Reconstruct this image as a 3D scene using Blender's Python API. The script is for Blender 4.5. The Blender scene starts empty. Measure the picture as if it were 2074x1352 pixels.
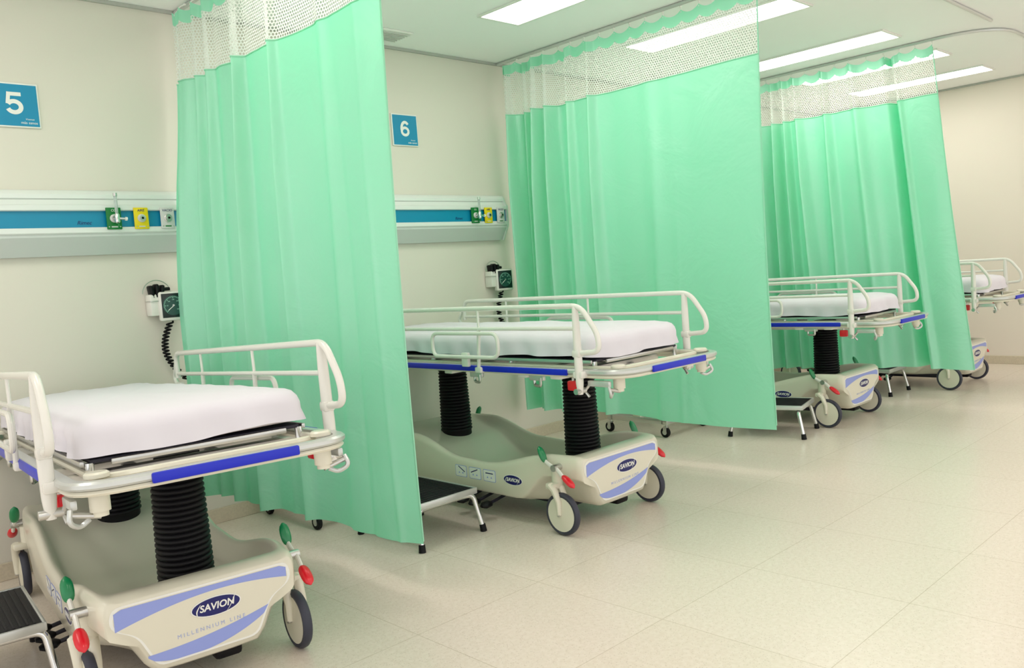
import bpy, bmesh, math, random
from mathutils import Vector, Matrix, noise
random.seed(4)
pi=math.pi
sc=bpy.context.scene
COL=bpy.context.scene.collection
def lin(c):
    c=c/255.0
    return c/12.92 if c<=0.04045 else ((c+0.055)/1.055)**2.4
def rgb(r,g,b): return (lin(r),lin(g),lin(b),1)
# ---------------------------------------------------------------- materials
def mat(name,col,rough=0.5,metal=0.0,bump=0.0,bscale=40,var=0.0,vscale=3,coat=0.0,emis=0.0,spec=0.5):
    m=bpy.data.materials.new(name); m.use_nodes=True; nt=m.node_tree; b=nt.nodes['Principled BSDF']
    b.inputs['Base Color'].default_value=col; b.inputs['Roughness'].default_value=rough
    b.inputs['Metallic'].default_value=metal; b.inputs['Coat Weight'].default_value=coat
    b.inputs['Specular IOR Level'].default_value=spec
    tc=nt.nodes.new('ShaderNodeTexCoord')
    if var>0:
        n=nt.nodes.new('ShaderNodeTexNoise'); n.inputs['Scale'].default_value=vscale
        mx=nt.nodes.new('ShaderNodeMix'); mx.data_type='RGBA'
        mx.inputs[6].default_value=tuple(c*(1-var) for c in col[:3])+(1,)
        mx.inputs[7].default_value=tuple(min(1,c*(1+var)) for c in col[:3])+(1,)
        nt.links.new(tc.outputs['Object'],n.inputs['Vector']); nt.links.new(n.outputs['Fac'],mx.inputs[0])
        nt.links.new(mx.outputs[2],b.inputs['Base Color'])
    if bump>0:
        n=nt.nodes.new('ShaderNodeTexNoise'); n.inputs['Scale'].default_value=bscale; n.inputs['Detail'].default_value=4
        bp=nt.nodes.new('ShaderNodeBump'); bp.inputs['Strength'].default_value=bump; bp.inputs['Distance'].default_value=0.01
        nt.links.new(tc.outputs['Object'],n.inputs['Vector']); nt.links.new(n.outputs['Fac'],bp.inputs['Height'])
        nt.links.new(bp.outputs[0],b.inputs['Normal'])
    if emis>0:
        b.inputs['Emission Color'].default_value=col; b.inputs['Emission Strength'].default_value=emis
    return m
M={}
M['wall']=mat('wall_paint',rgb(222,217,205),0.75,var=0.02,vscale=1.5,bump=0.03,bscale=120)
M['endwall']=mat('end_wall_paint',rgb(236,226,214),0.75,var=0.02,vscale=1.5)
M['ceil']=mat('ceiling_paint',rgb(248,249,247),0.85,var=0.01)
M['trim']=mat('ceiling_trim',rgb(180,182,174),0.6)
M['panel']=mat('light_diffuser',(1,0.97,0.90,1),0.5,emis=8.0)
M['frame']=mat('light_frame',rgb(235,235,228),0.5)
M['cream']=mat('cream_plastic',rgb(224,220,202),0.28,var=0.015,vscale=4,coat=0.25)
M['white']=mat('white_enamel',rgb(230,228,221),0.25,coat=0.3)
M['sheet']=mat('white_sheet',rgb(226,222,230),0.85,bump=0.4,bscale=5,var=0.01)
M['black']=mat('black_rubber',(0.003,0.003,0.0045,1),0.5,spec=0.25)
M['mat']=mat('black_tread',(0.008,0.008,0.012,1),0.6,bump=0.4,bscale=300)
M['chrome']=mat('chrome',(0.75,0.76,0.76,1),0.15,metal=1)
M['steel']=mat('brushed_steel',(0.6,0.6,0.58,1),0.33,metal=1)
M['alu']=mat('silver_strip',rgb(205,208,205),0.3,metal=0.5)
M['blue']=mat('blue_bumper',rgb(6,30,190),0.35)
M['navy']=mat('navy_badge',rgb(12,15,96),0.35)
M['lilac']=mat('lilac_decal',rgb(146,160,224),0.4)
M['lilact']=mat('pale_lilac_lettering',rgb(168,178,218),0.4)
M['decalw']=mat('white_decal',rgb(236,236,230),0.4)
M['red']=mat('red_paddle',rgb(218,8,34),0.3,coat=0.3)
M['green']=mat('green_paddle',rgb(0,126,74),0.3,coat=0.3)
M['tire']=mat('grey_tire',rgb(54,56,70),0.55)
M['dark']=mat('dark_panel',rgb(30,28,44),0.5)
M['railw']=mat('headwall_white',rgb(226,230,226),0.3,coat=0.2)
M['railg']=mat('headwall_grey',rgb(202,208,204),0.4)
M['teal']=mat('teal_strip',rgb(0,136,174),0.35)
M['teals']=mat('teal_sign',rgb(0,138,180),0.4)
M['og']=mat('green_outlet',rgb(0,116,46),0.4)
M['oy']=mat('yellow_outlet',rgb(234,210,6),0.4)
M['ow']=mat('grey_outlet',rgb(210,210,208),0.4)
M['dial']=mat('dial_face',rgb(6,30,30),0.3)
M['disc']=mat('dial_disc',rgb(26,74,66),0.35)
M['tick']=mat('dial_ticks',rgb(165,222,198),0.4)
M['glass']=mat('clear_tube',rgb(215,225,222),0.1); M['glass'].node_tree.nodes['Principled BSDF'].inputs['Transmission Weight'].default_value=0.6
M['vent']=mat('vent_grey',rgb(205,208,200),0.6)

def floor_mat():
    m=bpy.data.materials.new('polished_tile'); m.use_nodes=True; nt=m.node_tree; b=nt.nodes['Principled BSDF']; L=nt.links
    tc=nt.nodes.new('ShaderNodeTexCoord')
    mp=nt.nodes.new('ShaderNodeMapping'); mp.inputs['Location'].default_value=(0.12,0.24,0); L.new(tc.outputs['Object'],mp.inputs[0])
    br=nt.nodes.new('ShaderNodeTexBrick'); br.offset=0; br.squash=1
    br.inputs['Scale'].default_value=1; br.inputs['Mortar Size'].default_value=0.0015; br.inputs['Mortar Smooth'].default_value=0.1
    br.inputs['Brick Width'].default_value=0.6; br.inputs['Row Height'].default_value=0.6; br.inputs['Bias'].default_value=0
    br.inputs['Color1'].default_value=rgb(235,224,212); br.inputs['Color2'].default_value=rgb(233,222,209); br.inputs['Mortar'].default_value=rgb(208,195,177)
    L.new(mp.outputs[0],br.inputs['Vector'])
    n=nt.nodes.new('ShaderNodeTexVoronoi'); n.inputs['Scale'].default_value=110; L.new(tc.outputs['Object'],n.inputs['Vector'])
    cr=nt.nodes.new('ShaderNodeValToRGB'); cr.color_ramp.elements[0].position=0.10; cr.color_ramp.elements[1].position=0.28
    cr.color_ramp.elements[0].color=(0.56,0.52,0.46,1); cr.color_ramp.elements[1].color=(1,1,1,1)
    L.new(n.outputs['Distance'],cr.inputs[0])
    n2=nt.nodes.new('ShaderNodeTexNoise'); n2.inputs['Scale'].default_value=60; L.new(tc.outputs['Object'],n2.inputs['Vector'])
    cr2=nt.nodes.new('ShaderNodeValToRGB'); cr2.color_ramp.elements[0].position=0.35; cr2.color_ramp.elements[1].position=0.65
    cr2.color_ramp.elements[0].color=(0.93,0.915,0.89,1); cr2.color_ramp.elements[1].color=(1,1,1,1); L.new(n2.outputs['Fac'],cr2.inputs[0])
    a=nt.nodes.new('ShaderNodeMix'); a.data_type='RGBA'; a.blend_type='MULTIPLY'; a.inputs[0].default_value=0.5
    L.new(br.outputs['Color'],a.inputs[6]); L.new(cr.outputs[0],a.inputs[7])
    c=nt.nodes.new('ShaderNodeMix'); c.data_type='RGBA'; c.blend_type='MULTIPLY'; c.inputs[0].default_value=0.8
    L.new(a.outputs[2],c.inputs[6]); L.new(cr2.outputs[0],c.inputs[7]); L.new(c.outputs[2],b.inputs['Base Color'])
    b.inputs['Roughness'].default_value=0.26; b.inputs['Specular IOR Level'].default_value=0.5
    return m
M['floor']=floor_mat()
M['base']=mat('terrazzo_skirting',rgb(208,196,174),0.5,var=0.15,vscale=90)

def fabric_mat():
    m=bpy.data.materials.new('mint_curtain_fabric'); m.use_nodes=True; nt=m.node_tree; L=nt.links; nt.nodes.remove(nt.nodes['Principled BSDF'])
    out=nt.nodes['Material Output']
    tc=nt.nodes.new('ShaderNodeTexCoord'); n=nt.nodes.new('ShaderNodeTexNoise'); n.inputs['Scale'].default_value=2.5; L.new(tc.outputs['Object'],n.inputs['Vector'])
    mx=nt.nodes.new('ShaderNodeMix'); mx.data_type='RGBA'; mx.inputs[6].default_value=rgb(170,230,208); mx.inputs[7].default_value=rgb(182,236,217); L.new(n.outputs['Fac'],mx.inputs[0])
    d=nt.nodes.new('ShaderNodeBsdfDiffuse'); L.new(mx.outputs[2],d.inputs['Color'])
    t=nt.nodes.new('ShaderNodeBsdfTranslucent'); t.inputs['Color'].default_value=rgb(92,238,172)
    g=nt.nodes.new('ShaderNodeBsdfGlossy'); g.inputs['Roughness'].default_value=0.4; g.inputs['Color'].default_value=(0.9,1,0.98,1)
    n2=nt.nodes.new('ShaderNodeTexNoise'); n2.inputs['Scale'].default_value=3.5; n2.inputs['Detail'].default_value=4; n2.inputs['Distortion'].default_value=0.6; L.new(tc.outputs['Object'],n2.inputs['Vector'])
    bp=nt.nodes.new('ShaderNodeBump'); bp.inputs['Strength'].default_value=0.55; bp.inputs['Distance'].default_value=0.03; L.new(n2.outputs['Fac'],bp.inputs['Height'])
    for x in (d,t,g): L.new(bp.outputs[0],x.inputs['Normal'])
    m1=nt.nodes.new('ShaderNodeMixShader'); m1.inputs[0].default_value=0.38; L.new(d.outputs[0],m1.inputs[1]); L.new(t.outputs[0],m1.inputs[2])
    m2=nt.nodes.new('ShaderNodeMixShader'); m2.inputs[0].default_value=0.08; L.new(m1.outputs[0],m2.inputs[1]); L.new(g.outputs[0],m2.inputs[2])
    L.new(m2.outputs[0],out.inputs[0]); return m
M['fabric']=fabric_mat()
def net_mat():
    m=bpy.data.materials.new('white_honeycomb_net'); m.use_nodes=True; nt=m.node_tree; L=nt.links; nt.nodes.remove(nt.nodes['Principled BSDF'])
    out=nt.nodes['Material Output']; uv=nt.nodes.new('ShaderNodeUVMap'); uv.uv_map='UVMap'
    def vm(op,a,b=None):
        n=nt.nodes.new('ShaderNodeVectorMath'); n.operation=op
        for i,s in enumerate((a,b)):
            if s is None: continue
            if isinstance(s,tuple): n.inputs[i].default_value=s
            else: L.new(s,n.inputs[i])
        return n
    P=0.0155; S=(P,P*1.7320508,1)
    p=vm('DIVIDE',uv.outputs[0],S).outputs[0]
    def cell(v):
        fr=vm('FRACTION',v).outputs[0]; sb=vm('SUBTRACT',fr,(0.5,0.5,0)).outputs[0]
        ml=vm('MULTIPLY',sb,(1,1.7320508,0)).outputs[0]
        return vm('ABSOLUTE',ml).outputs[0]
    def hexd(v):
        s=nt.nodes.new('ShaderNodeSeparateXYZ'); L.new(v,s.inputs[0])
        a=nt.nodes.new('ShaderNodeMath'); a.operation='MULTIPLY'; a.inputs[1].default_value=0.5; L.new(s.outputs[0],a.inputs[0])
        b=nt.nodes.new('ShaderNodeMath'); b.operation='MULTIPLY_ADD'; b.inputs[1].default_value=0.8660254; L.new(s.outputs[1],b.inputs[0]); L.new(a.outputs[0],b.inputs[2])
        c=nt.nodes.new('ShaderNodeMath'); c.operation='MAXIMUM'; L.new(s.outputs[0],c.inputs[0]); L.new(b.outputs[0],c.inputs[1]); return c.outputs[0]
    h1=hexd(cell(p)); h2=hexd(cell(vm('ADD',p,(0.5,0.5,0)).outputs[0]))
    mn=nt.nodes.new('ShaderNodeMath'); mn.operation='MINIMUM'; L.new(h1,mn.inputs[0]); L.new(h2,mn.inputs[1])
    gt=nt.nodes.new('ShaderNodeMath'); gt.operation='GREATER_THAN'; gt.inputs[1].default_value=0.33; L.new(mn.outputs[0],gt.inputs[0])
    d=nt.nodes.new('ShaderNodeBsdfDiffuse'); d.inputs['Color'].default_value=rgb(240,243,238)
    tr=nt.nodes.new('ShaderNodeBsdfTranslucent'); tr.inputs['Color'].default_value=rgb(240,243,238)
    mm=nt.nodes.new('ShaderNodeMixShader'); mm.inputs[0].default_value=0.45; L.new(d.outputs[0],mm.inputs[1]); L.new(tr.outputs[0],mm.inputs[2])
    t=nt.nodes.new('ShaderNodeBsdfTransparent'); mx=nt.nodes.new('ShaderNodeMixShader')
    L.new(gt.outputs[0],mx.inputs[0]); L.new(t.outputs[0],mx.inputs[1]); L.new(mm.outputs[0],mx.inputs[2]); L.new(mx.outputs[0],out.inputs[0]); return m
M['net']=net_mat()

# ---------------------------------------------------------------- mesh builder
class MB:
    def __init__(s): s.V=[];s.F=[];s.Mi=[];s.mats=[]
    def mi(s,k):
        if k not in s.mats: s.mats.append(k)
        return s.mats.index(k)
    def add(s,V,F,k,T=None):
        o=len(s.V); m=s.mi(k)
        for v in V:
            v=Vector(v); s.V.append(T@v if T is not None else v)
        for f in F: s.F.append([i+o for i in f]); s.Mi.append(m)
    def addbm(s,bm,k,T=None):
        bm.verts.ensure_lookup_table(); bm.verts.index_update()
        s.add([v.co.copy() for v in bm.verts],[[v.index for v in f.verts] for f in bm.faces],k,T); bm.free()
    def box(s,c,d,k,bev=0.0,rot=None,seg=2):
        bm=bmesh.new(); bmesh.ops.create_cube(bm,size=1)
        for v in bm.verts: v.co=Vector((v.co.x*d[0],v.co.y*d[1],v.co.z*d[2]))
        if bev>0: bmesh.ops.bevel(bm,geom=bm.edges[:],offset=bev,segments=seg,profile=0.5,affect='EDGES')
        T=Matrix.Translation(c)
        if rot is not None: T=T@rot
        s.addbm(bm,k,T)
    def tube(s,path,r,k,seg=10,closed=False,flat=1.0,caps=True):
        P=[Vector(p) for p in path]; n=len(P); V=[];F=[]
        rr=r if isinstance(r,(list,tuple)) else [r]*n
        t0=(P[1]-P[0]).normalized(); up=Vector((0,0,1)) if abs(t0.z)<0.9 else Vector((1,0,0))
        nn=(up-t0*up.dot(t0)).normalized()
        for i in range(n):
            if closed: t=(P[(i+1)%n]-P[i-1]).normalized()
            else: t=(P[min(i+1,n-1)]-P[max(i-1,0)]).normalized()
            nn=(nn-t*nn.dot(t)).normalized(); bb=t.cross(nn)
            for j in range(seg):
                a=2*pi*j/seg; V.append(P[i]+nn*math.cos(a)*rr[i]*flat+bb*math.sin(a)*rr[i])
        m=n if closed else n-1
        for i in range(m):
            for j in range(seg):
                a=i*seg+j;b=i*seg+(j+1)%seg;c=((i+1)%n)*seg+(j+1)%seg;d=((i+1)%n)*seg+j
                F.append([a,b,c,d])
        if caps and not closed:
            F.append(list(range(seg))[::-1]); F.append([(n-1)*seg+j for j in range(seg)])
        s.add(V,F,k)
    def cyl(s,p0,p1,r,k,seg=20,r1=None):
        s.tube([p0,p1],[r,r if r1 is None else r1],k,seg)
    def lathe(s,prof,k,T=None,seg=28):
        V=[];F=[];n=len(prof)
        for (r,z) in prof:
            for j in range(seg):
                a=2*pi*j/seg; V.append((r*math.cos(a),r*math.sin(a),z))
        for i in range(n-1):
            for j in range(seg):
                F.append([i*seg+j,i*seg+(j+1)%seg,(i+1)*seg+(j+1)%seg,(i+1)*seg+j])
        F.append(list(range(seg))[::-1]); F.append([(n-1)*seg+j for j in range(seg)])
        s.add(V,F,k,T)
    def plate(s,pts,th,k,T=None):
        n=len(pts); V=[(x,y,0) for x,y in pts]+[(x,y,th) for x,y in pts]
        F=[list(range(n))[::-1],list(range(n,2*n))]+[[i,(i+1)%n,n+(i+1)%n,n+i] for i in range(n)]
        s.add(V,F,k,T)
    def strip(s,lo,hi,th,k,T=None):
        n=len(lo); V=[(x,y,th) for x,y in lo]+[(x,y,th) for x,y in hi]
        F=[[i,i+1,n+i+1,n+i] for i in range(n-1)]
        s.add(V,F,k,T)
    def stroke(s,path,wd,th,k,T=None):
        P=[Vector((x,y)) for x,y in path]; lo=[];hi=[]
        for i in range(len(P)):
            t=(P[min(i+1,len(P)-1)]-P[max(i-1,0)]).normalized(); nr=Vector((-t.y,t.x))*wd/2
            lo.append(tuple(P[i]-nr)); hi.append(tuple(P[i]+nr))
        s.strip(lo,hi,th,k,T)
    def text(s,txt,size,k,T,off=0.0,th=0.0006,align='CENTER',shear=0):
        c=bpy.data.curves.new('tmp','FONT'); c.body=txt; c.size=size; c.align_x=align; c.align_y='CENTER'; c.extrude=th; c.offset=off; c.shear=shear; c.resolution_u=3
        o=bpy.data.objects.new('tmp',c); COL.objects.link(o); bpy.context.view_layer.update()
        dg=bpy.context.evaluated_depsgraph_get(); me=bpy.data.meshes.new_from_object(o.evaluated_get(dg))
        s.add([v.co.copy() for v in me.vertices],[list(p.vertices) for p in me.polygons],k,T)
        bpy.data.objects.remove(o); bpy.data.curves.remove(c); bpy.data.meshes.remove(me)
    def obj(s,name,parent=None,loc=(0,0,0),rot=(0,0,0),sharp=35,smooth=True,label=None):
        me=bpy.data.meshes.new(name); me.from_pydata([tuple(v) for v in s.V],[],s.F)
        for k in s.mats: me.materials.append(M[k])
        me.polygons.foreach_set('material_index',s.Mi)
        if smooth:
            me.polygons.foreach_set('use_smooth',[True]*len(s.F)); me.update()
            me.set_sharp_from_angle(angle=math.radians(sharp))
        me.update()
        o=bpy.data.objects.new(name,me); COL.objects.link(o); o.location=loc; o.rotation_euler=rot
        if parent: o.parent=parent
        if label: o['label']=label
        return o
def empty(name,loc,rot,label,cat,group=None):
    o=bpy.data.objects.new(name,None); o.empty_display_size=0.1; COL.objects.link(o); o.location=loc; o.rotation_euler=rot
    o['label']=label;o['category']=cat
    if group:o['group']=group
    return o
def top(o,label,cat,group=None):
    o['label']=label;o['category']=cat
    if group:o['group']=group
def fillet(pts,r,n=6,closed=False):
    P=[Vector(p) for p in pts]; out=[]; N=len(P)
    rs=r if isinstance(r,(list,tuple)) else [r]*N
    for i in range(N):
        if not closed and i in (0,N-1): out.append(P[i]); continue
        a=P[i-1];b=P[i];c=P[(i+1)%N]; r_=rs[i]
        u=(a-b);v=(c-b); rr=min(r_,u.length*0.49,v.length*0.49); p0=b+u.normalized()*rr; p1=b+v.normalized()*rr
        for k in range(n+1):
            t=k/n; out.append(p0*(1-t)**2+b*2*t*(1-t)+p1*t*t)
    return out
def sstep(a,b,x):
    t=max(0,min(1,(x-a)/(b-a))); return t*t*(3-2*t)
def interp(x,tab):
    if x<=tab[0][0]: return tab[0][1]
    for (a,va),(b,vb) in zip(tab,tab[1:]):
        if x<=b: return va+(vb-va)*sstep(a,b,x)
    return tab[-1][1]
def dup(root,loc,rot,label=None):
    """copy a thing and all its parts"""
    def rec(o,par):
        c=o.copy(); COL.objects.link(c)
        kids=list(o.children)
        if par is not None: c.parent=par; c.matrix_parent_inverse=o.matrix_parent_inverse.copy()
        for ch in kids: rec(ch,c)
        return c
    r=rec(root,None); r.location=loc; r.rotation_euler=rot
    if label:r['label']=label
    return r

# ---------------------------------------------------------------- room
def struct(b,name):
    o=b.obj(name,smooth=False); o['kind']='structure'; return o
X0,X1,Y1,H=-2.5,9.0,-6.5,2.7
b=MB(); b.box(((X0+X1)/2,Y1/2,-0.05),(X1-X0+0.2,-Y1+0.2,0.1),'floor'); struct(b,'floor')
b=MB(); b.box(((X0+X1)/2,Y1/2,H+0.05),(X1-X0+0.2,-Y1+0.2,0.1),'ceil'); struct(b,'ceiling')
b=MB(); b.box(((X0+X1)/2,0.05,H/2),(X1-X0+0.2,0.1,H),'wall'); struct(b,'wall_back')
b=MB(); b.box((X1+0.05,Y1/2,H/2),(0.1,-Y1,H),'endwall'); struct(b,'wall_end')
b=MB(); b.box(((X0+X1)/2-0.007,-0.007,0.04),(X1-X0-0.02,0.014,0.08),'base',0.003); struct(b,'baseboard_back')
b=MB(); b.box((X1-0.007,Y1/2-0.02,0.04),(0.014,-Y1-0.06,0.08),'base',0.003); struct(b,'baseboard_end')
b=MB(); b.box(((X0+X1)/2,-0.008,H-0.009),(X1-X0,0.016,0.016),'trim'); struct(b,'trim_1')
b=MB(); b.box((X1-0.008,Y1/2,H-0.009),(0.016,-Y1-0.04,0.016),'trim'); struct(b,'trim_2')

def light_panel(x,y0,y1):
    b=MB(); w=0.30; cy=(y0+y1)/2; L=abs(y1-y0)
    for dx in (-w/2-0.008,w/2+0.008): b.box((dx,0,-0.006),(0.016,L+0.032,0.012),'frame',0.002)
    for dy in (-L/2-0.008,L/2+0.008): b.box((0,dy,-0.006),(w,0.016,0.012),'frame',0.002)
    o=b.obj('ceiling_light',loc=(x,cy,H)); top(o,'long rectangular white recessed ceiling light panel, switched on','ceiling light','ceiling light panels')
    d=MB(); d.box((0,0,-0.003),(w,L,0.006),'panel'); d.obj('diffuser',parent=o,smooth=False)
for x in (-0.45,0.88,2.2,3.53,4.85,6.19,7.2,8.26): light_panel(x,-0.78,-1.95)
for x in (0.88,2.9,4.85,6.7,8.26): light_panel(x,-3.7,-4.87)  # unseen front row, added as fill to brighten floor and ceiling
b=MB(); b.box((0,0,-0.006),(0.22,0.20,0.012),'frame',0.003)
for i in range(7): b.box((0,-0.075+i*0.025,-0.014),(0.19,0.012,0.006),'vent',rot=Matrix.Rotation(0.5,4,'X'))
o=b.obj('air_vent',loc=(3.14,-0.22,H)); top(o,'small square white louvred air vent in the ceiling','air vent')

# ---------------------------------------------------------------- curtain tracks & curtains
def track(x,yend,xend):
    path=fillet([(x,-0.02,H-0.012),(x,-2.5,H-0.012),(xend,-2.5,H-0.012)],0.42,n=12)
    b=MB(); b.tube(path,0.011,'alu',8); o=b.obj('curtain_track'); top(o,'slim silver ceiling track curving around a bed bay','curtain track','ceiling curtain tracks')
def curtain(x0,L,seed,fold,folds,flare=0.0,bulge=0.0,skew=0.0,hem=0.25,label='',group='mint green privacy curtains'):
    rnd=random.Random(seed)
    NS=560
    root=empty('privacy_curtain',(x0,-0.115,0),(0,0,0),label,'curtain',group)
    ph=[rnd.uniform(0,6) for _ in range(6)]
    cre=[(rnd.uniform(0.33,0.98),rnd.uniform(0.010,0.025),rnd.uniform(-0.010,0.010)) for _ in range(8)]
    def X(s,z):
        zn=1-(z-0.2)/2.4
        A=fold[0]*math.exp(-s*fold[3])+fold[1]
        p=2*pi*fold[2]*(s**0.6)
        q=math.sin(p); v=A*(q*0.8+0.25*math.sin(2*p+ph[0])+0.12*math.sin(3*p+ph[5]))
        v+=fold[1]*1.3*math.sin(4.3*s*pi+ph[1]+zn*0.9)
        for c,wd,a in cre:
            d=(s-c-0.05*(zn-0.5)*math.sin(9*c))/wd; v+=a*math.exp(-d*d)*(0.2+0.8*zn)
        for c,wd,a in folds:
            d=(s-c-0.02*(zn-0.5)*math.sin(31*c))/(wd*(0.8+0.5*zn)); v+=a*math.exp(-d*d)
        v+=0.010*zn*math.sin(11*s+3*zn+ph[2])
        v-=bulge*sstep(0,0.65,zn)*math.exp(-s*5)
        return v*(0.6+0.4*min(1,zn*3))-skew*math.exp(-s*3)
    def Y(s,z):
        zn=1-(z-0.2)/2.4
        return -(L+flare*(zn-0.5))*s-0.01*math.sin(9*s+zn*4)*s
    nh=16
    def topz(s): return 2.655-0.026*abs(math.sin(pi*s*nh))**0.8
    def sheet(name,zfun,rows,k):
        V=[];F=[];UV=[]
        arc=[0]
        for i in range(1,NS+1):
            s0=(i-1)/NS;s1=i/NS; arc.append(arc[-1]+math.hypot(X(s1,2.4)-X(s0,2.4),Y(s1,2.4)-Y(s0,2.4)))
        for r in range(rows+1):
            for i in range(NS+1):
                s=i/NS; z=zfun(s,r/rows); V.append((X(s,z),Y(s,z),z)); UV.append((arc[i],z))
        for r in range(rows):
            for i in range(NS):
                a=r*(NS+1)+i; F.append([a,a+1,a+NS+2,a+NS+1])
        me=bpy.data.meshes.new(name); me.from_pydata(V,[],F); me.materials.append(M[k])
        uvl=me.uv_layers.new(name='UVMap')
        for lp in me.loops: uvl.data[lp.index].uv=UV[lp.vertex_index]
        me.polygons.foreach_set('use_smooth',[True]*len(F)); me.update()
        o=bpy.data.objects.new(name,me); COL.objects.link(o); o.parent=root; return o
    sheet('curtain_fabric',lambda s,t: hem+0.015*math.sin(5*s+ph[3])*(1-t)+(2.295-hem)*t,34,'fabric')
    sheet('net_panel',lambda s,t: 2.295+(topz(s)-0.06-2.295)*t,5,'net')
    sheet('header_band',lambda s,t: topz(s)-0.062+0.062*t,2,'fabric')
    b=MB()
    b.tube([(X(i/NS,2.29)-0.002,Y(i/NS,2.29),2.297) for i in range(0,NS+1,2)],0.0035,'fabric',5)
    b.tube([(X(1,z),Y(1,z),z) for z in [hem+0.015+i*(2.62-hem)/30 for i in range(31)]],0.004,'fabric',5)
    b.obj('seam',parent=root)
    for h in range(nh+1):
        s=min(1,max(0.004,h/nh)); b=MB()
        xx=X(s,2.63);yy=Y(s,2.63)
        pts=[(0.5*xx,yy,2.670),(0.8*xx+0.004,yy,2.662),(xx+0.004,yy,2.65),(xx,yy,2.638)]
        b.tube(pts,0.003,'decalw',6); b.box((0.5*xx,yy,2.672),(0.012,0.012,0.008),'decalw',0.002)
        b.obj('hook',parent=root)
    return root
track(1.93,0,4.05); track(4.22,0,6.5); track(6.65,0,8.9)
curtain(1.93,1.67,1,(0.03,0.006,4,3.0),[(0.05,0.012,-0.03),(0.12,0.012,-0.05),(0.20,0.014,-0.06),(0.36,0.012,-0.08),(0.54,0.012,-0.045),(0.74,0.02,-0.015)],flare=-0.02,bulge=0.12,skew=0.06,hem=0.20,label='mint green cubicle curtain with white net top between two stretchers')
curtain(4.22,1.91,2,(0.07,0.005,5,5.0),[(0.05,0.010,-0.09),(0.10,0.010,-0.10),(0.155,0.012,-0.12),(0.22,0.012,-0.11),(0.30,0.014,-0.06),(0.40,0.012,-0.07),(0.62,0.03,-0.02)],flare=-0.02,bulge=0.0,skew=0.035,hem=0.26,label='mint green cubicle curtain with white net top, deep folds at wall')
curtain(6.65,2.06,3,(0.06,0.014,6,2.0),[(0.22,0.012,-0.10),(0.28,0.012,-0.12),(0.34,0.012,-0.13),(0.40,0.012,-0.12),(0.47,0.014,-0.09),(0.57,0.014,-0.08),(0.70,0.018,-0.06),(0.83,0.012,0.18),(0.865,0.012,-0.05)],flare=0.22,bulge=0.0,hem=0.26,label='mint green cubicle curtain with net top and many deep folds')

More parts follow.
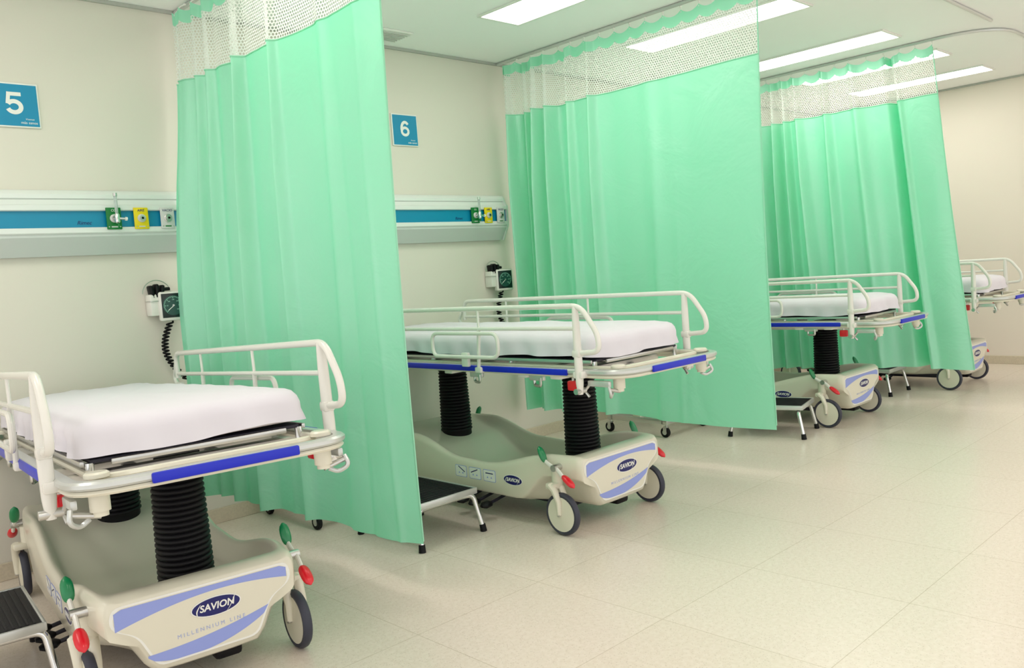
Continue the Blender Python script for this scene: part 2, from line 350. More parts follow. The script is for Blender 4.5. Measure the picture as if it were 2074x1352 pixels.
# ---------------------------------------------------------------- headwall service rails
def headwall(xa,xb,xs):
    cx=(xa+xb)/2; L=xb-xa
    e=empty('service_rail',(cx,-0.002,1.46),(0,0,0),'white wall-mounted medical service rail with a teal stripe','service rail','medical service rails')
    def ext(prof,k,name,x0=-L/2,x1=L/2,):
        b=MB(); n=len(prof)
        V=[(x0,-d,z) for d,z in prof]+[(x1,-d,z) for d,z in prof]
        F=[list(range(n)),list(range(n,2*n))[::-1]]+[[i,n+i,n+(i+1)%n,(i+1)%n] for i in range(n)]
        b.add(V,F,k); return b.obj(name,parent=e,sharp=30)
    ext([(0,0),(0.03,0),(0.034,0.006),(0.085,0.085),(0.085,0.10),(0,0.10)],'railg','lower_channel')
    ext([(0,0.10),(0.088,0.098),(0.094,0.104),(0.094,0.124),(0.09,0.128),(0,0.128)],'railw','ledge')
    ext([(0,0.128),(0.078,0.128),(0.078,0.206),(0,0.206)],'teal','teal_stripe')
    ext([(0,0.206),(0.088,0.206),(0.094,0.21),(0.094,0.232),(0.088,0.236),(0.078,0.238),(0.06,0.262),(0.0,0.262)],'railw','upper_ledge')
    ext([(0,0.262),(0.055,0.262),(0.064,0.268),(0.064,0.286),(0.05,0.302),(0.03,0.31),(0,0.31)],'railw','top_channel')
    ext([(0,0.0),(0.04,0.0),(0.09,0.09),(0.096,0.11),(0.096,0.232),(0.07,0.27),(0.066,0.29),(0.05,0.306),(0,0.312)],'railw','end_cap',L/2,L/2+0.012)
    b=MB(); b.text('Rimec',0.026,'navy',Matrix.Translation((xs[0]-cx-0.13,-0.0785,0.15))@Matrix.Rotation(pi/2,4,'X'),shear=0.3)
    b.obj('maker_text',parent=e)
    for i,(x,k,t) in enumerate(zip(xs,('og','oy','ow'),('O2','AIRE','VACIO'))):
        b=MB(); T=Matrix.Rotation(pi/2,4,'X')
        b.box((0,-0.004,0),(0.070,0.008,0.105),k,0.003)
        b.lathe([(0.020,0.008),(0.020,0.014),(0.016,0.016),(0.016,0.02)],'ow' if k!='ow' else 'steel',T)
        b.lathe([(0.012,0.02),(0.012,0.026),(0.006,0.026)],'steel',T); b.lathe([(0.006,0.0262),(0.004,0.0275)],'black',T)
        b.text(t,0.017,'navy' if k!='og' else 'decalw',Matrix.Translation((0,-0.0085,0.038))@Matrix.Rotation(pi/2,4,'X'))
        for q in (-1,1):
            b.lathe([(0.003,0.008),(0.003,0.0095)],'steel',Matrix.Translation((q*0.026,0,-0.04))@T,seg=8)
        b.box((0,-0.0085,-0.04),(0.03,0.001,0.006),'ow' if k!='ow' else 'og')
        b.obj('gas_outlet',parent=e,loc=(x-cx,-0.0945,0.168),label={'og':'green oxygen outlet','oy':'yellow air outlet','ow':'pale grey vacuum outlet'}[k])
    b=MB(); b.cyl((0,-0.02,0),(0,-0.06,0),0.007,'chrome',14); b.lathe([(0.005,-0.024),(0.012,-0.018),(0.012,0.016),(0.007,0.024)],'chrome',Matrix.Translation((0,-0.05,0)))
    b.cyl((0,-0.05,0.024),(0,-0.05,0.105),0.0075,'glass',14); b.cyl((0,-0.05,0.105),(0,-0.05,0.12),0.010,'steel',12)
    b.cyl((0.0,-0.05,0.0),(0.036,-0.052,-0.003),0.0055,'chrome',10); b.cyl((0.036,-0.052,-0.003),(0.045,-0.052,-0.004),0.009,'decalw',12)
    b.cyl((0.004,-0.05,-0.024),(0.004,-0.05,-0.040),0.005,'og',10)
    b.obj('flow_meter',parent=e,loc=(xs[0]-cx,-0.095,0.165))
    return e
headwall(-0.1,1.99,(1.49,1.62,1.75))
headwall(2.25,4.13,(3.83,3.95,4.065))
headwall(4.55,6.45,(6.18,6.30,6.40))

def sign(x,z,txt,label):
    b=MB(); R=Matrix.Rotation(pi/2,4,'X')
    b.box((0,-0.005,0),(0.203,0.010,0.203),'decalw',0.003)
    o=b.obj('number_sign',loc=(x,-0.001,z)); top(o,label,'sign','bed number signs')
    c=MB(); c.box((0,-0.0108,-0.001),(0.190,0.0012,0.188),'teals')
    T=Matrix.Translation((-0.003,-0.0114,0.008))@R
    def arc(cx,cy,rx,ry,a0,a1,n=28): return [(cx+rx*math.cos(math.radians(a0+(a1-a0)*i/n)),cy+ry*math.sin(math.radians(a0+(a1-a0)*i/n))) for i in range(n+1)]
    if txt=='5':
        c.stroke([(-0.023,0.041),(0.031,0.041)],0.017,0.0008,'decalw',T)
        c.stroke([(-0.019,0.049),(-0.027,-0.004)],0.016,0.0010,'decalw',T)
        c.stroke(arc(-0.001,-0.017,0.028,0.025,152,-158),0.019,0.0012,'decalw',T)
    else:
        c.stroke(arc(0.001,-0.017,0.026,0.023,0,360,40),0.017,0.0010,'decalw',T)
        c.stroke(arc(0.003,-0.002,0.029,0.043,190,42),0.018,0.0012,'decalw',T)
    c.text('más sanos',0.017,'decalw',Matrix.Translation((0.052,-0.0114,-0.079))@R)
    c.text('Vivamos',0.011,'decalw',Matrix.Translation((0.055,-0.0114,-0.063))@R,shear=0.4)
    c.obj('sign_face',parent=o)
sign(1.14,2.158,'5','square teal wall sign with a white number 5')
sign(3.365,2.182,'6','square teal wall sign with a white number 6')

def gauge(x,z):
    e=empty('blood_pressure_monitor',(x,-0.002,z),(0,0,0),'wall-mounted aneroid blood pressure gauge with dark square dial, cuff basket','blood pressure monitor','wall blood pressure monitors')
    b=MB(); b.box((-0.085,-0.035,0.01),(0.075,0.07,0.11),'white',0.008); b.tube(fillet([(-0.125,-0.01,0.03),(-0.125,-0.075,0.03),(-0.04,-0.075,0.03),(-0.04,-0.01,0.03)],0.015),0.002,'steel',6)
    b.tube([( -0.075+0.07*math.cos(a),-0.04,0.07+0.065*math.sin(a)) for a in [pi*i/16 for i in range(17)]],0.0022,'steel',6)
    b.obj('cuff_basket',parent=e)
    b=MB()
    for i in range(3): b.box((-0.105+i*0.024,-0.045-0.004*i,0.075+0.006*(i%2)),(0.020,0.05,0.07),'black',0.008,rot=Matrix.Rotation(0.14*(i-1),4,'Y'))
    b.box((-0.04,-0.05,0.088),(0.05,0.04,0.018),'black',0.006)
    b.obj('cuff',parent=e)
    R=Matrix.Rotation(pi/2,4,'X')
    b=MB(); b.box((0,-0.075,0),(0.137,0.045,0.15),'white',0.012); b.cyl((0,0,0),(0,-0.06,0),0.02,'white')
    b.obj('gauge_body',parent=e,rot=(0,0,-0.2))
    b=MB(); b.box((0,-0.0985,0.003),(0.110,0.004,0.122),'dial',0.0015)
    b.lathe([(0.050,0.1003),(0.050,0.1007)],'disc',Matrix.Translation((0,0,0.003))@R,seg=40)
    for i in range(31):
        a=math.radians(225-270*i/30); r0=0.036 if i%5==0 else 0.041
        T=Matrix.Translation((math.cos(a)*(r0+0.047)/2,-0.101,0.003+math.sin(a)*(r0+0.047)/2))@Matrix.Rotation(-a,4,'Y')
        bm=bmesh.new(); bmesh.ops.create_cube(bm,size=1)
        for v in bm.verts: v.co=Vector((v.co.x*(0.047-r0),v.co.y*0.001,v.co.z*0.0022))
        b.addbm(bm,'tick',T)
        if i%5==0: b.text(str(i*10),0.008,'tick',Matrix.Translation((math.cos(a)*0.029,-0.101,0.003+math.sin(a)*0.029))@R)
    b.box((-0.01,-0.102,-0.008),(0.003,0.001,0.04),'decalw',rot=Matrix.Rotation(0.9,4,'Y')); b.lathe([(0.005,0.1005),(0.005,0.104)],'steel',Matrix.Translation((0,0,0.003))@R,seg=12)
    b.obj('dial',parent=e,rot=(0,0,-0.2))
    N=260; turns=17; pts=[]
    for i in range(N+1):
        t=i/N; zz=-0.085-0.30*t; cxx=-0.03+0.05*math.sin(t*pi)*-1+0.06*t*t
        a=2*pi*turns*t; pts.append((cxx+0.014*math.cos(a),-0.06+0.014*math.sin(a),zz))
    pts=[(-0.02,-0.07,-0.06)]+pts
    b=MB(); b.tube(pts,0.005,'black',6); b.obj('coiled_cord',parent=e)
gauge(1.755,1.185); gauge(4.085,1.18)

# ---------------------------------------------------------------- stretcher
DZ=0.768
def build_bed():
    root=empty('hospital_stretcher',(0,0,0),(0,0,0),'cream hospital stretcher with tubular side rails and blue bumpers','stretcher','hospital stretchers')
    b=MB(); ST=[0,.05,.10,.15,.20,.25,.30,.34,.38,.42,.46,.50,.54,.58,.62,.66,.70,.735,.765,.785,.797,.803]
    ys=[-y for y in ST[::-1]]+ST[1:]
    secs=[]
    for y in ys:
        e=abs(y); w=0.318-0.018*sstep(0.6,0.8,e)
        r=interp(y,[(-.66,.368),(-.15,.278),(0.02,.284),(.42,.378),(.8,.368)])
        t=interp(y,[(-.74,1.0),(-.62,0.58),(-.34,0.05),(-.2,0),(0.05,0),(.36,.70),(.66,1.0)])
        t=0.175+(r-0.004-0.175)*t
        bs=0.125+0.135*sstep(0.40,0.60,e); bw=0.25-0.09*sstep(0.35,0.62,e); b0=0.105
        sh=0.0
        if e>0.78: sh=(e-0.78)*0.6
        g=max(0.0,r-t)
        H2=[(0,b0),(bw*0.5,b0),(bw,b0+.004),(bw+(w-bw)*.18,b0+(bs-b0)*.22),(bw+(w-bw)*.38,b0+(bs-b0)*.58),(bw+(w-bw)*.65,b0+(bs-b0)*.86),(w-.008,bs),(w,bs+.012),(w,(bs+r)/2),(w,r-.035),(w-.003,r-.016),(w-.010,r-.005),(w-.018,r),(w-.028,r),(w-.038,r-min(.012,g*.3)),
            (w-.048,t+g*.40),(w-.065,t+g*.1),(w-.09,t),(w*.25,t),(0,t)]
        H2=[(max(0,x-sh),z+(sh if z<0.2 else -sh)) for x,z in H2]
        full=H2+[(-x,z) for x,z in H2[-2:0:-1]]
        secs.append([(x,y,z) for x,z in full])
    n=len(secs[0]); V=[p for s_ in secs for p in s_]; F=[]
    for i in range(len(secs)-1):
        for j in range(n): F.append([i*n+j,i*n+(j+1)%n,(i+1)*n+(j+1)%n,(i+1)*n+j])
    F.append(list(range(n))[::-1]); F.append([(len(secs)-1)*n+j for j in range(n)])
    b.add(V,F,'cream'); base=b.obj('base',parent=root,sharp=60)
    Rf=Matrix.Rotation(pi/2,4,'X')
    def graphic(T):
        b=MB()
        out=fillet([(-0.27,0.343,0),(0.27,0.343,0),(0.278,0.28,0),(0.205,0.24,0),(0.155,0.132,0),(-0.155,0.132,0),(-0.205,0.24,0),(-0.278,0.28,0)],0.03,4,closed=True)
        P=[(p.x,p.y) for p in out]
        b.plate(P,0.0010,'decalw',T)
        b.plate([(x*0.965,0.236+(y-0.236)*0.94) for x,y in P],0.0015,'cream',T)
        N=24
        lo=[];hi=[]
        for i in range(N+1):
            u=i/N; x=-0.262+0.524*u
            ht=0.334
            if u<0.03 or u>0.97: ht=0.325
            l=0.266+0.050*math.sin(pi*min(1,u*0.80+0.02))**0.9
            l=min(l,ht-0.006)
            lo.append((x,l));hi.append((x,ht))
        b.strip(lo,hi,0.0019,'lilac',T)
        lo=[];hi=[]
        for i in range(N+1):
            u=i/N; x=-0.180+0.39*u
            h=0.172+0.024*u-0.006*math.sin(pi*u)+0.030*u*u
            l=0.166+0.060*u-0.055*math.sin(pi*u)**0.6
            l=max(l,0.138)
            if x>0.15: l=max(l,0.138+(x-0.15)*1.9)
            if x<-0.15: l=max(l,0.138+(-0.15-x)*0.9)
            hi.append((x,max(h,l))); lo.append((x,l))
        b.strip(lo,hi,0.0019,'lilac',T)
        b.text('M I L L E N N I U M   L I N E',0.0175,'lilact',T@Matrix.Translation((0.012,0.205,0.0018))@Matrix.Rotation(0.03,4,'Z'))
        return b
    def badge(T,s=1.0):
        b=MB()
        b.plate([(0.078*s*math.cos(2*pi*i/40),0.031*s*math.sin(2*pi*i/40)) for i in range(40)],0.0012,'decalw',T)
        b.plate([(0.074*s*math.cos(2*pi*i/40),0.0275*s*math.sin(2*pi*i/40)) for i in range(40)],0.0018,'navy',T)
        b.text('SAVION',0.030*s,'decalw',T@Matrix.Translation((0.002*s,0,0.0022)),off=0.0007*s,shear=0.15)
        lo=[];hi=[]
        for i in range(13):
            u=i/12; y=-0.020+0.036*u; x=-0.060+0.010*(1-math.cos(pi*(u-0.3)))*0.6+0.004*u; wd=0.0036*math.sin(pi*u)+0.0006
            lo.append((x*s,y*s)); hi.append(((x-wd)*s,y*s))
        b.strip(lo,hi,0.0026,'decalw',T)
        lo=[];hi=[]
        for i in range(21):
            u=i/20; y=-0.029+0.062*u; x=0.018+0.048*u**0.5; wd=0.0024*math.sin(pi*u)+0.0004
            lo.append((x*s,y*s)); hi.append(((x-wd)*s,y*s))
        b.strip(lo,hi,0.0031,'decalw',T)
        return b
    graphic(Matrix.Translation((0,-0.8035,0))@Rf).obj('graphic_panel',parent=base)
    badge(Matrix.Translation((0.03,-0.8056,0.266))@Rf).obj('logo_badge',parent=base)
    RB=Matrix.Translation((0,0.8035,0))@Matrix.Rotation(pi,4,'Z')@Rf
    graphic(RB).obj('graphic_panel',parent=base)
    for sgn in (-1,1):
        RS=Matrix.Rotation(-pi/2 if sgn<0 else pi/2,4,'Z')@Rf
        T=Matrix.Translation((sgn*0.3183,-0.37,0.215))@RS
        badge(T,0.85).obj('logo_badge',parent=base)
        b=MB()
        for i in range(3):
            yy=-0.20+0.11*i
            T=Matrix.Translation((sgn*0.3183,yy,0.215))@RS
            q=[(p.x,p.y) for p in fillet([(-.045,-.03,0),(.045,-.03,0),(.045,.03,0),(-.045,.03,0)],.008,3,closed=True)]
            b.plate(q,0.0010,'lilac',T); b.plate([(x*.94,y*.92) for x,y in q],0.0015,'decalw',T)
            R2=Matrix.Rotation((0,0.35,-0.5)[i],4,'Z')
            b.plate([(-.028,.010),(.028,.010),(.028,.015),(-.028,.015)],0.002,'navy',T@R2)
            for u in (-0.014,0.014):
                b.plate([(u-.006,-.012),(u+.006,-.012),(u,-.003)],0.002,'lilac',T)
        b.obj('symbol_label',parent=base)
    for cy,z0 in ((-0.54,0.245),(0.44,0.335)):
        z1=0.70; nr=int(round((z1-z0)/0.0185)); prof=[(0.088,z0-0.04)]
        for i in range(nr):
            za=z0+(z1-z0)*i/nr; zb=z0+(z1-z0)*(i+1)/nr; rr=0.092-0.010*i/nr; d=zb-za
            prof+=[(rr-0.0065,za),(rr,za+d*0.38),(rr,za+d*0.62),(rr-0.0065,zb)]
        prof+=[(0.080,z1+0.003),(0.080,z1+0.015)]
        b=MB(); b.lathe(prof,'black',Matrix.Translation((0.02,cy,0)),seg=36); b.obj('bellows_column',parent=root,sharp=50)
    for sx in (-1,1):
        for sy in (-1,1):
            b=MB(); x=sx*0.325; y=sy*0.70
            b.cyl((x*0.93,sy*0.655,0.23),(x*0.93,sy*0.655,0.31),0.026,'cream')
            path=[(x,sy*0.65,0.235),(x,sy*0.675,0.215),(x,sy*0.70,0.16),(x,sy*0.70,0.10)]
            for off in (-0.024,0.024):
                b.tube([(px+off,py,pz) for px,py,pz in path],[0.018,0.018,0.015,0.012],'cream',10,flat=0.9)
            b.box((x,sy*0.655,0.228),(0.07,0.055,0.03),'cream',0.01)
            b.cyl((x-0.034,y,0.1),(x+0.034,y,0.1),0.008,'steel',10)
            f=b.obj('caster',parent=root)
            b=MB(); R=Matrix.Rotation(pi/2,4,'Y')
            T=Matrix.Translation((x,y,0.1))@R
            prof=[(0.078,-0.014),(0.092,-0.016),(0.098,-0.010),(0.1,0),(0.098,0.010),(0.092,0.016),(0.078,0.014)]
            b.lathe(prof,'tire',T,seg=36)
            b.lathe([(0.01,-0.021),(0.03,-0.020),(0.070,-0.0155),(0.081,-0.0150),(0.081,0.0150),(0.070,0.0155),(0.03,0.020),(0.01,0.021)],'cream',T,seg=36)
            b.obj('wheel',parent=f)
            b=MB(); px=sx*0.345
            b.tube(fillet([(px,sy*0.625,0.345),(px,sy*0.66,0.325),(px,sy*0.70,0.315),(px,sy*0.735,0.28)],0.03,4),0.008,'white',10,flat=1.3)
            b.cyl((sx*0.305,sy*0.685,0.318),(px+sx*0.012,sy*0.685,0.318),0.016,'steel',14)
            lv=b.obj('pedal_lever',parent=root)
            def leaf(p,q,wd,k,name):
                p=Vector(p);q=Vector(q); bb=MB(); N=9; path=[p.lerp(q,i/(N-1)) for i in range(N)]
                rs=[wd*math.sqrt(max(0.03,1-abs(2*(i/(N-1))-1)**2.6)) for i in range(N)]
                bb.tube(path,rs,k,12,flat=0.7); bb.obj(name,parent=lv)
            leaf((px,sy*0.63,0.335),(px,sy*0.592,0.41),0.019,'green','green_paddle')
            leaf((px,sy*0.73,0.29),(px,sy*0.80,0.24),0.020,'red','red_paddle')
    for sx in (-1,1):
        for yy in (-0.03,-0.12,-0.21):
            b=MB()
            b.tube([(sx*0.22,yy,0.10),(sx*0.31,yy,0.085),(sx*0.34,yy,0.08)],0.008,'dark',8)
            b.tube([(sx*0.33,yy,0.082),(sx*0.345,yy,0.081),(sx*0.375,yy,0.078),(sx*0.395,yy,0.077)],[0.012,0.028,0.030,0.012],'black',12,flat=0.55)
            b.obj('hydraulic_pedal',parent=root)
    b=MB(); b.box((0,0,0.095),(0.30,1.2,0.05),'dark',0.015)
    for sy in (-1,1): b.box((0.08,sy*0.66,0.085),(0.09,0.14,0.06),'black',0.015)
    b.obj('undercarriage',parent=root)
    # ---- deck frame (local z 0 = DZ)
    W,LF,LH=0.375,-1.15,1.05
    loop=[(-W,LF,0),(W,LF,0),(W,LH,0),(-W,LH,0)]
    b=MB()
    lp=fillet(loop,0.13,7,closed=True)
    def ring(path,w,h,z,k):
        P=[Vector(p) for p in path];n=len(P);V=[];F=[]
        for i in range(n):
            t=(P[(i+1)%n]-P[i-1]).normalized(); nr=Vector((t.y,-t.x,0))
            for (u,v) in ((-w/2,-h/2),(w/2-0.006,-h/2),(w/2,-h/2+0.006),(w/2,h/2-0.006),(w/2-0.006,h/2),(-w/2,h/2)):
                V.append(P[i]+nr*u+Vector((0,0,v+z)))
        for i in range(n):
            for j in range(6):
                F.append([i*6+j,i*6+(j+1)%6,((i+1)%n)*6+(j+1)%6,((i+1)%n)*6+j])
        b.add(V,F,k)
    ring(lp,0.035,0.022,0.010,'alu'); ring(lp,0.024,0.014,-0.010,'cream')
    lp2=fillet([(-0.31,LF+0.08,0),(0.31,LF+0.08,0),(0.31,LH-0.07,0),(-0.31,LH-0.07,0)],0.08,6,closed=True)
    b.tube([p+Vector((0,0,0.016)) for p in lp2],0.011,'cream',8,closed=True)
    for yy in (-0.75,-0.54,0,0.44,0.75): b.box((0,yy,-0.018),(0.74,0.06,0.03),'white',0.005)
    for xx in (-0.13,0.13): b.box((xx,0,-0.035),(0.045,1.6,0.035),'white',0.006)
    for xx in (-0.3,0.3):
        for yy in (-0.93,-0.4,0.2,0.9): b.cyl((xx,yy,0.0),(xx,yy,0.045),0.012,'chrome',12)
    deck=b.obj('deck_frame',parent=root,loc=(0,0,DZ))
    b=MB(); b.box((0,-0.50,0.048),(0.60,0.88,0.012),'dark',0.004); b.box((0,0.45,0.048),(0.60,0.98,0.012),'dark',0.004)
    for xx in (-0.318,0.318): b.box((xx,0,0.044),(0.012,1.86,0.016),'steel',0.003)
    b.box((0.0,-0.955,0.042),(0.5,0.012,0.016),'steel',0.003)
    b.obj('mattress_platform',parent=deck)
    for (c,d) in (((-W-0.019,-0.05,0.006),(0.014,1.60,0.028)),((W+0.019,-0.05,0.006),(0.014,1.60,0.028)),((0,LF-0.019,0.006),(0.40,0.014,0.028)),((0,LH+0.019,0.006),(0.40,0.014,0.028))):
        b=MB(); b.box(c,d,'blue',0.005); b.obj('blue_bumper',parent=deck)
    for sx in (-1,1):
        for sy in (-1,1):
            yy=(-1.07 if sy<0 else 0.97); xx=sx*0.31
            b=MB()
            b.cyl((xx,yy,-0.005),(xx,yy,-0.065),0.026,'cream',18); b.cyl((xx,yy,-0.065),(xx,yy,-0.078),0.020,'cream',18)
            b.lathe([(0.032,0),(0.032,0.010),(0.026,0.015)],'cream',Matrix.Translation((xx,yy,0.022)),seg=18)
            b.cyl((xx,yy,-0.078),(xx+sx*0.07,yy,-0.062),0.008,'steel',10)
            b.tube(fillet([(xx+sx*0.07,yy,-0.05),(xx+sx*0.078,yy-0.015,-0.08),(xx+sx*0.05,yy+0.01,-0.10),(xx+sx*0.025,yy+0.02,-0.085)],0.02,4),0.007,'alu',8)
            b.box((xx+sx*0.06,yy+0.06,-0.040),(0.018,0.12,0.026),'alu',0.005)
            b.tube([(xx+sx*0.06,yy+0.11,-0.04),(xx+sx*0.065,yy+0.14,-0.075),(xx+sx*0.06,yy+0.12,-0.10)],0.007,'steel',8)
            b.obj('corner_fitting',parent=deck)
    for sx in (-1,1):
        b=MB(); b.box((sx*0.37,-0.86,-0.055),(0.026,0.055,0.045),'red',0.008); b.tube([(sx*0.37,-0.86,-0.02),(sx*0.37,-0.86,-0.045)],0.006,'steel',8); b.obj('release_lever',parent=deck)
        for yy in (-0.62,-0.2,0.45):
            b=MB()
            b.box((sx*0.35,yy,-0.03),(0.02,0.09,0.03),'alu',0.005); b.tube(fillet([(sx*0.36,yy-0.03,-0.03),(sx*0.36,yy-0.03,-0.07),(sx*0.34,yy+0.03,-0.07),(sx*0.34,yy+0.03,-0.04)],0.015,4),0.007,'steel',8)
            b.obj('under_bracket',parent=deck)
    for sx in (-1,1):
        x=sx*0.405; zt=0.298; zm=zt-0.098; yf=-0.93; yh=0.74
        b=MB()
        D=fillet([(x,yh,zm-0.02),(x,yh,zt),(x,yf-0.03,zt),(x,yf-0.118,zt-0.12),(x,yf-0.122,zt-0.195),(x,yf,zt-0.205)],[0,0.05,0.05,0.10,0.04,0],7)
        b.tube(D,0.012,'white',12)
        b.tube(fillet([(x,yh,zt-0.03),(x,yh+0.06,zm-0.02),(x,yh+0.03,zm-0.05),(x,yh-0.05,zm-0.05)],0.03,5),0.010,'white',10)
        b.tube([(x,yh-0.0,zm),(x,yf,zm)],0.009,'white',10)
        b.tube([(x,yf,zt),(x,yf,zt-0.08),(x,yf,zt-0.25),(x,yf,-0.03),(x,yf,-0.085)],[0.013,0.016,0.018,0.017,0.012],'white',12,flat=1.1)
        b.box((x,yf,zt-0.205),(0.040,0.044,0.036),'white',0.01)
        b.box((x-sx*0.015,yf,0.0),(0.06,0.055,0.032),'white',0.008)
        b.cyl((x-sx*0.03,yf,-0.07),(x+sx*0.03,yf,-0.07),0.013,'steel',12)
        for yy in (-0.30,0.35):
            b.tube([(x,yy,zt),(x,yy,zm)],0.006,'white',8)
            b.tube([(x,yy,zm),(x,yy+0.02,0.0)],0.009,'white',10)
            b.box((x-sx*0.015,yy+0.02,0.0),(0.05,0.045,0.03),'white',0.008)
        b.obj('side_rail',parent=deck)
        b=MB(); xx=sx*0.425; q=fillet([(xx,-0.45,zm-0.02),(xx,-0.45,0.065),(xx,0.04,0.065),(xx,0.04,zm-0.02)],0.045,6,closed=True)
        b.tube(q,0.0095,'white',10,closed=True); b.box((sx*0.415,-0.20,0.05),(0.02,0.05,0.07),'white',0.006); b.obj('rail_loop',parent=deck)
    return root

def build_mattress(seed):
    b=MB(); W,L=0.325,0.965; NP=240; rnd=random.Random(seed); ph=[rnd.uniform(0,6) for _ in range(8)]
    per=[]; cr=0.09; raw=[]
    cs=[(W-cr,-L+cr,-pi/2),(W-cr,L-cr,0),(-W+cr,L-cr,pi/2),(-W+cr,-L+cr,pi)]
    for cx,cy,a0 in cs:
        for i in range(9): a=a0+pi/2*i/8; raw.append(Vector((cx+cr*math.cos(a),cy+cr*math.sin(a),0)))
    raw.append(raw[0]); ln=[0]
    for i in range(1,len(raw)): ln.append(ln[-1]+(raw[i]-raw[i-1]).length)
    tot=ln[-1]
    for k in range(NP):
        d=tot*k/NP; i=1
        while ln[i]<d: i+=1
        t=(d-ln[i-1])/(ln[i]-ln[i-1]); per.append((raw[i-1].lerp(raw[i],t),d))
    HT=0.100
    prof=[(-0.006,-0.006,1.0),(-0.004,0.008,0.9),(0.0,0.03,0.7),(-0.001,0.052,0.5),(0.006,0.072,0.3),(0.020,0.088,0.12),(0.040,0.097,0),(0.062,HT,0)]
    rings=[]
    for ins,z,wv in prof:
        r=[]
        for p,d in per:
            c=Vector((max(-W+cr,min(W-cr,p.x)),max(-L+cr,min(L-cr,p.y)),0)); n=(p-c).normalized()
            wave=0.006*math.sin(d*19+ph[0]+2*math.sin(d*3+ph[1]))+0.006*math.sin(d*43+ph[2]+z*25)
            hz=0.006*math.sin(d*6.3+ph[3])+0.004*math.sin(d*15+ph[4])
            r.append(p-n*ins+n*wave*wv+Vector((0,0,z+wv*hz)))
        rings.append(r)
    for sclv in (0.86,0.7,0.5,0.3,0.12):
        r=[]
        for p,d in per:
            q=Vector((p.x*sclv,p.y*sclv,0))
            if sclv==0.86: q=Vector((p.x*0.76,p.y*0.92,0))
            nz=0.006*noise.noise(Vector((q.x*6+seed,q.y*4,0)))+0.005*noise.noise(Vector((q.x*17,q.y*9+seed,2)))
            q.z=HT+0.007+nz; r.append(q)
        rings.append(r)
    V=[p for r in rings for p in r]; F=[]
    for i in range(len(rings)-1):
        for j in range(NP): F.append([i*NP+j,i*NP+(j+1)%NP,(i+1)*NP+(j+1)%NP,(i+1)*NP+j])
    F.append([(len(rings)-1)*NP+j for j in range(NP)])
    F.append(list(range(NP))[::-1])
    b.add(V,F,'sheet')
    o=b.obj('mattress',sharp=80); top(o,'thin stretcher mattress covered with a white sheet','mattress','stretcher mattresses'); return o

bed=build_bed()
beds=[(1.13,-1.045,math.radians(-6.9),math.radians(-3.1),0.702,'cream hospital stretcher set slightly askew beside the number 5 sign'),
      (3.1,-1.03,0,0,DZ,'cream hospital stretcher below the number 6 sign'),
      (5.85,-0.99,0,0,0.715,'cream hospital stretcher between two mint green curtains'),
      (7.65,-1.17,0,0,0.735,'cream hospital stretcher standing beside the end wall')]
allb=[bed]+[dup(bed,(0,0,0),(0,0,0)) for _ in range(3)]
mts=[build_mattress(i+1) for i in range(4)]
for (x,y,rz,tl,dz,lab),r,m in zip(beds,allb,mts):
    r.location=(x,y,0); r.rotation_euler=(0,0,rz); r['label']=lab
    for c in r.children:
        if c.name.startswith('deck_frame'): c.location=(0,0,dz); c.rotation_euler=(tl,0,0)
    m.matrix_world=Matrix.Translation((x,y,0))@Matrix.Rotation(rz,4,'Z')@Matrix.Translation((0,0,dz))@Matrix.Rotation(tl,4,'X')@Matrix.Translation((0,-0.01,0.070))

# ---------------------------------------------------------------- step stools
def stool():
    e=empty('step_stool',(0,0,0),(0,0,0),'low steel step stool with black rubber tread and bent chrome legs','step stool','step stools')
    b=MB(); b.box((0,0,0.212),(0.32,0.46,0.006),'mat',0.002)
    for i in range(15): b.box((-0.14+i*0.02,0,0.2165),(0.006,0.44,0.003),'mat')
    b.obj('tread',parent=e)
    b=MB()
    for sx in (-1,1): b.box((sx*0.165,0,0.203),(0.012,0.48,0.03),'alu',0.004)
    for sy in (-1,1): b.box((0,sy*0.235,0.203),(0.33,0.012,0.03),'alu',0.004)
    b.obj('tread_frame',parent=e)
    for sy in (-1,1):
        y=sy*0.20
        for sx in (-1,1):
            b=MB(); b.tube(fillet([(sx*0.10,y,0.180),(sx*0.165,y+sy*0.01,0.180),(sx*0.185,y+sy*0.045,0.012)],0.05,6),0.0125,'chrome',12); lg=b.obj('leg',parent=e)
            b=MB(); b.cyl((sx*0.187,y+sy*0.046,0.0),(sx*0.184,y+sy*0.042,0.035),0.017,'black',14,r1=0.015); b.obj('foot_cap',parent=lg)
        b=MB(); b.tube([(-0.11,y,0.180),(0.11,y,0.180)],0.0125,'chrome',12); b.obj('crossbar',parent=e)
    return e
s0=stool(); s0.location=(2.42,-1.11,0)
dup(s0,(0.56,-1.12,0),(0,0,math.radians(-6)))
dup(s0,(5.23,-1.44,0),(0,0,math.radians(14)))
dup(s0,(7.05,-1.33,0),(0,0,0))

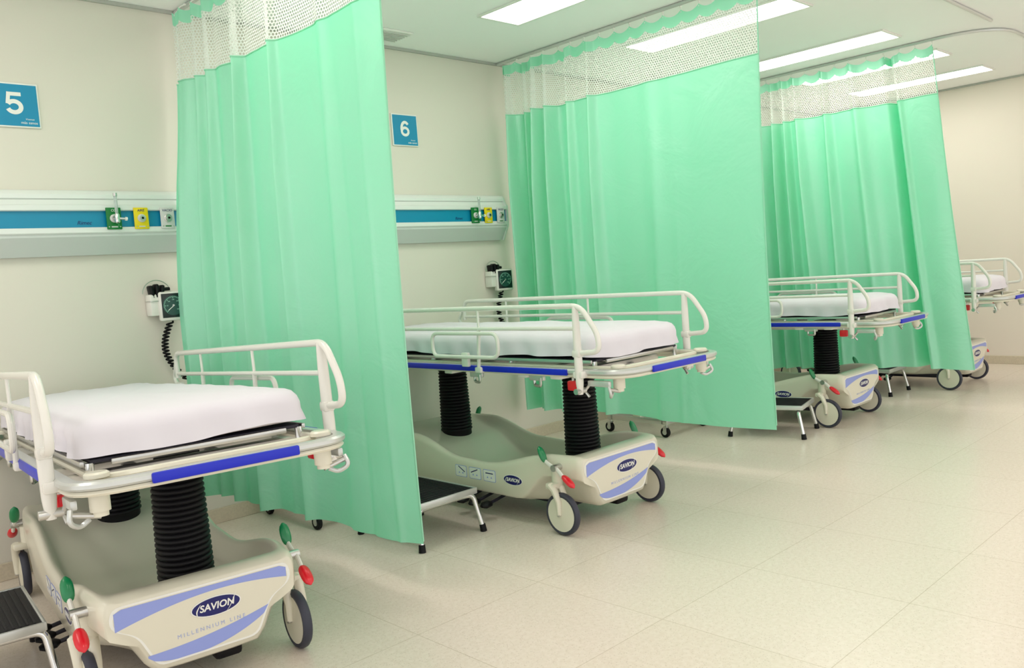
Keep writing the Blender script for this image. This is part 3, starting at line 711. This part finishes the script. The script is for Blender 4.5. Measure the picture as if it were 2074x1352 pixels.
# ---------------------------------------------------------------- overbed tables
def table():
    e=empty('overbed_table',(0,0,0),(0,0,0),'overbed table with cream top on a low steel base with castors','overbed table','overbed tables')
    b=MB(); b.box((0,-0.24,0.112),(0.50,0.055,0.040),'steel',0.006); b.box((0,0.24,0.112),(0.50,0.055,0.040),'steel',0.006); b.box((-0.22,0,0.112),(0.06,0.48,0.040),'steel',0.006)
    b.obj('table_base',parent=e)
    b=MB(); b.box((-0.22,0,0.445),(0.05,0.07,0.64),'cream',0.006); b.obj('column',parent=e)
    b=MB(); b.box((0.02,0,0.775),(0.42,0.60,0.025),'cream',0.01); b.obj('table_top',parent=e)
    for sx in (-1,1):
        for sy in (-1,1):
            b=MB(); x,y=sx*0.23,sy*0.25
            b.cyl((x,y,0.065),(x,y,0.096),0.008,'steel',10)
            for o in (-0.015,0.015): b.box((x+o,y+0.008,0.052),(0.003,0.028,0.048),'steel',0.001)
            b.box((x,y+0.004,0.076),(0.034,0.032,0.005),'steel',0.001)
            c=b.obj('castor',parent=e)
            b=MB(); b.lathe([(0.012,-0.012),(0.033,-0.012),(0.037,-0.008),(0.037,0.008),(0.033,0.012),(0.012,0.012)],'black',Matrix.Translation((x,y+0.012,0.037))@Matrix.Rotation(pi/2,4,'Y'),seg=20)
            b.lathe([(0.018,-0.0133),(0.018,0.0133)],'alu',Matrix.Translation((x,y+0.012,0.037))@Matrix.Rotation(pi/2,4,'Y'),seg=16)
            b.obj('wheel',parent=c)
    return e
t0=table(); t0.location=(2.38,-0.36,0)
dup(t0,(5.00,-0.63,0),(0,0,0))

# ---------------------------------------------------------------- light
w=bpy.data.worlds.new('w'); sc.world=w; w.use_nodes=True; bg=w.node_tree.nodes['Background']
bg.inputs[0].default_value=(1.0,0.98,0.955,1); bg.inputs[1].default_value=1.25
sc.view_settings.view_transform='Standard'; sc.view_settings.look='None'; sc.view_settings.exposure=0.08

cd=bpy.data.cameras.new('camera'); cam=bpy.data.objects.new('camera',cd); COL.objects.link(cam); sc.camera=cam
cd.sensor_width=36; cd.lens=1709.5/2074*36; cd.clip_start=0.05
Rm=Matrix(((0.7177,0.1067,-0.6881),(-0.6797,-0.0058,-0.7098),(-0.0797,0.9771,0.0683)))
cam.rotation_mode='QUATERNION'; q=Rm.to_quaternion(); q.normalize(); cam.rotation_quaternion=q; cam.location=(0,-4.38,1.23)
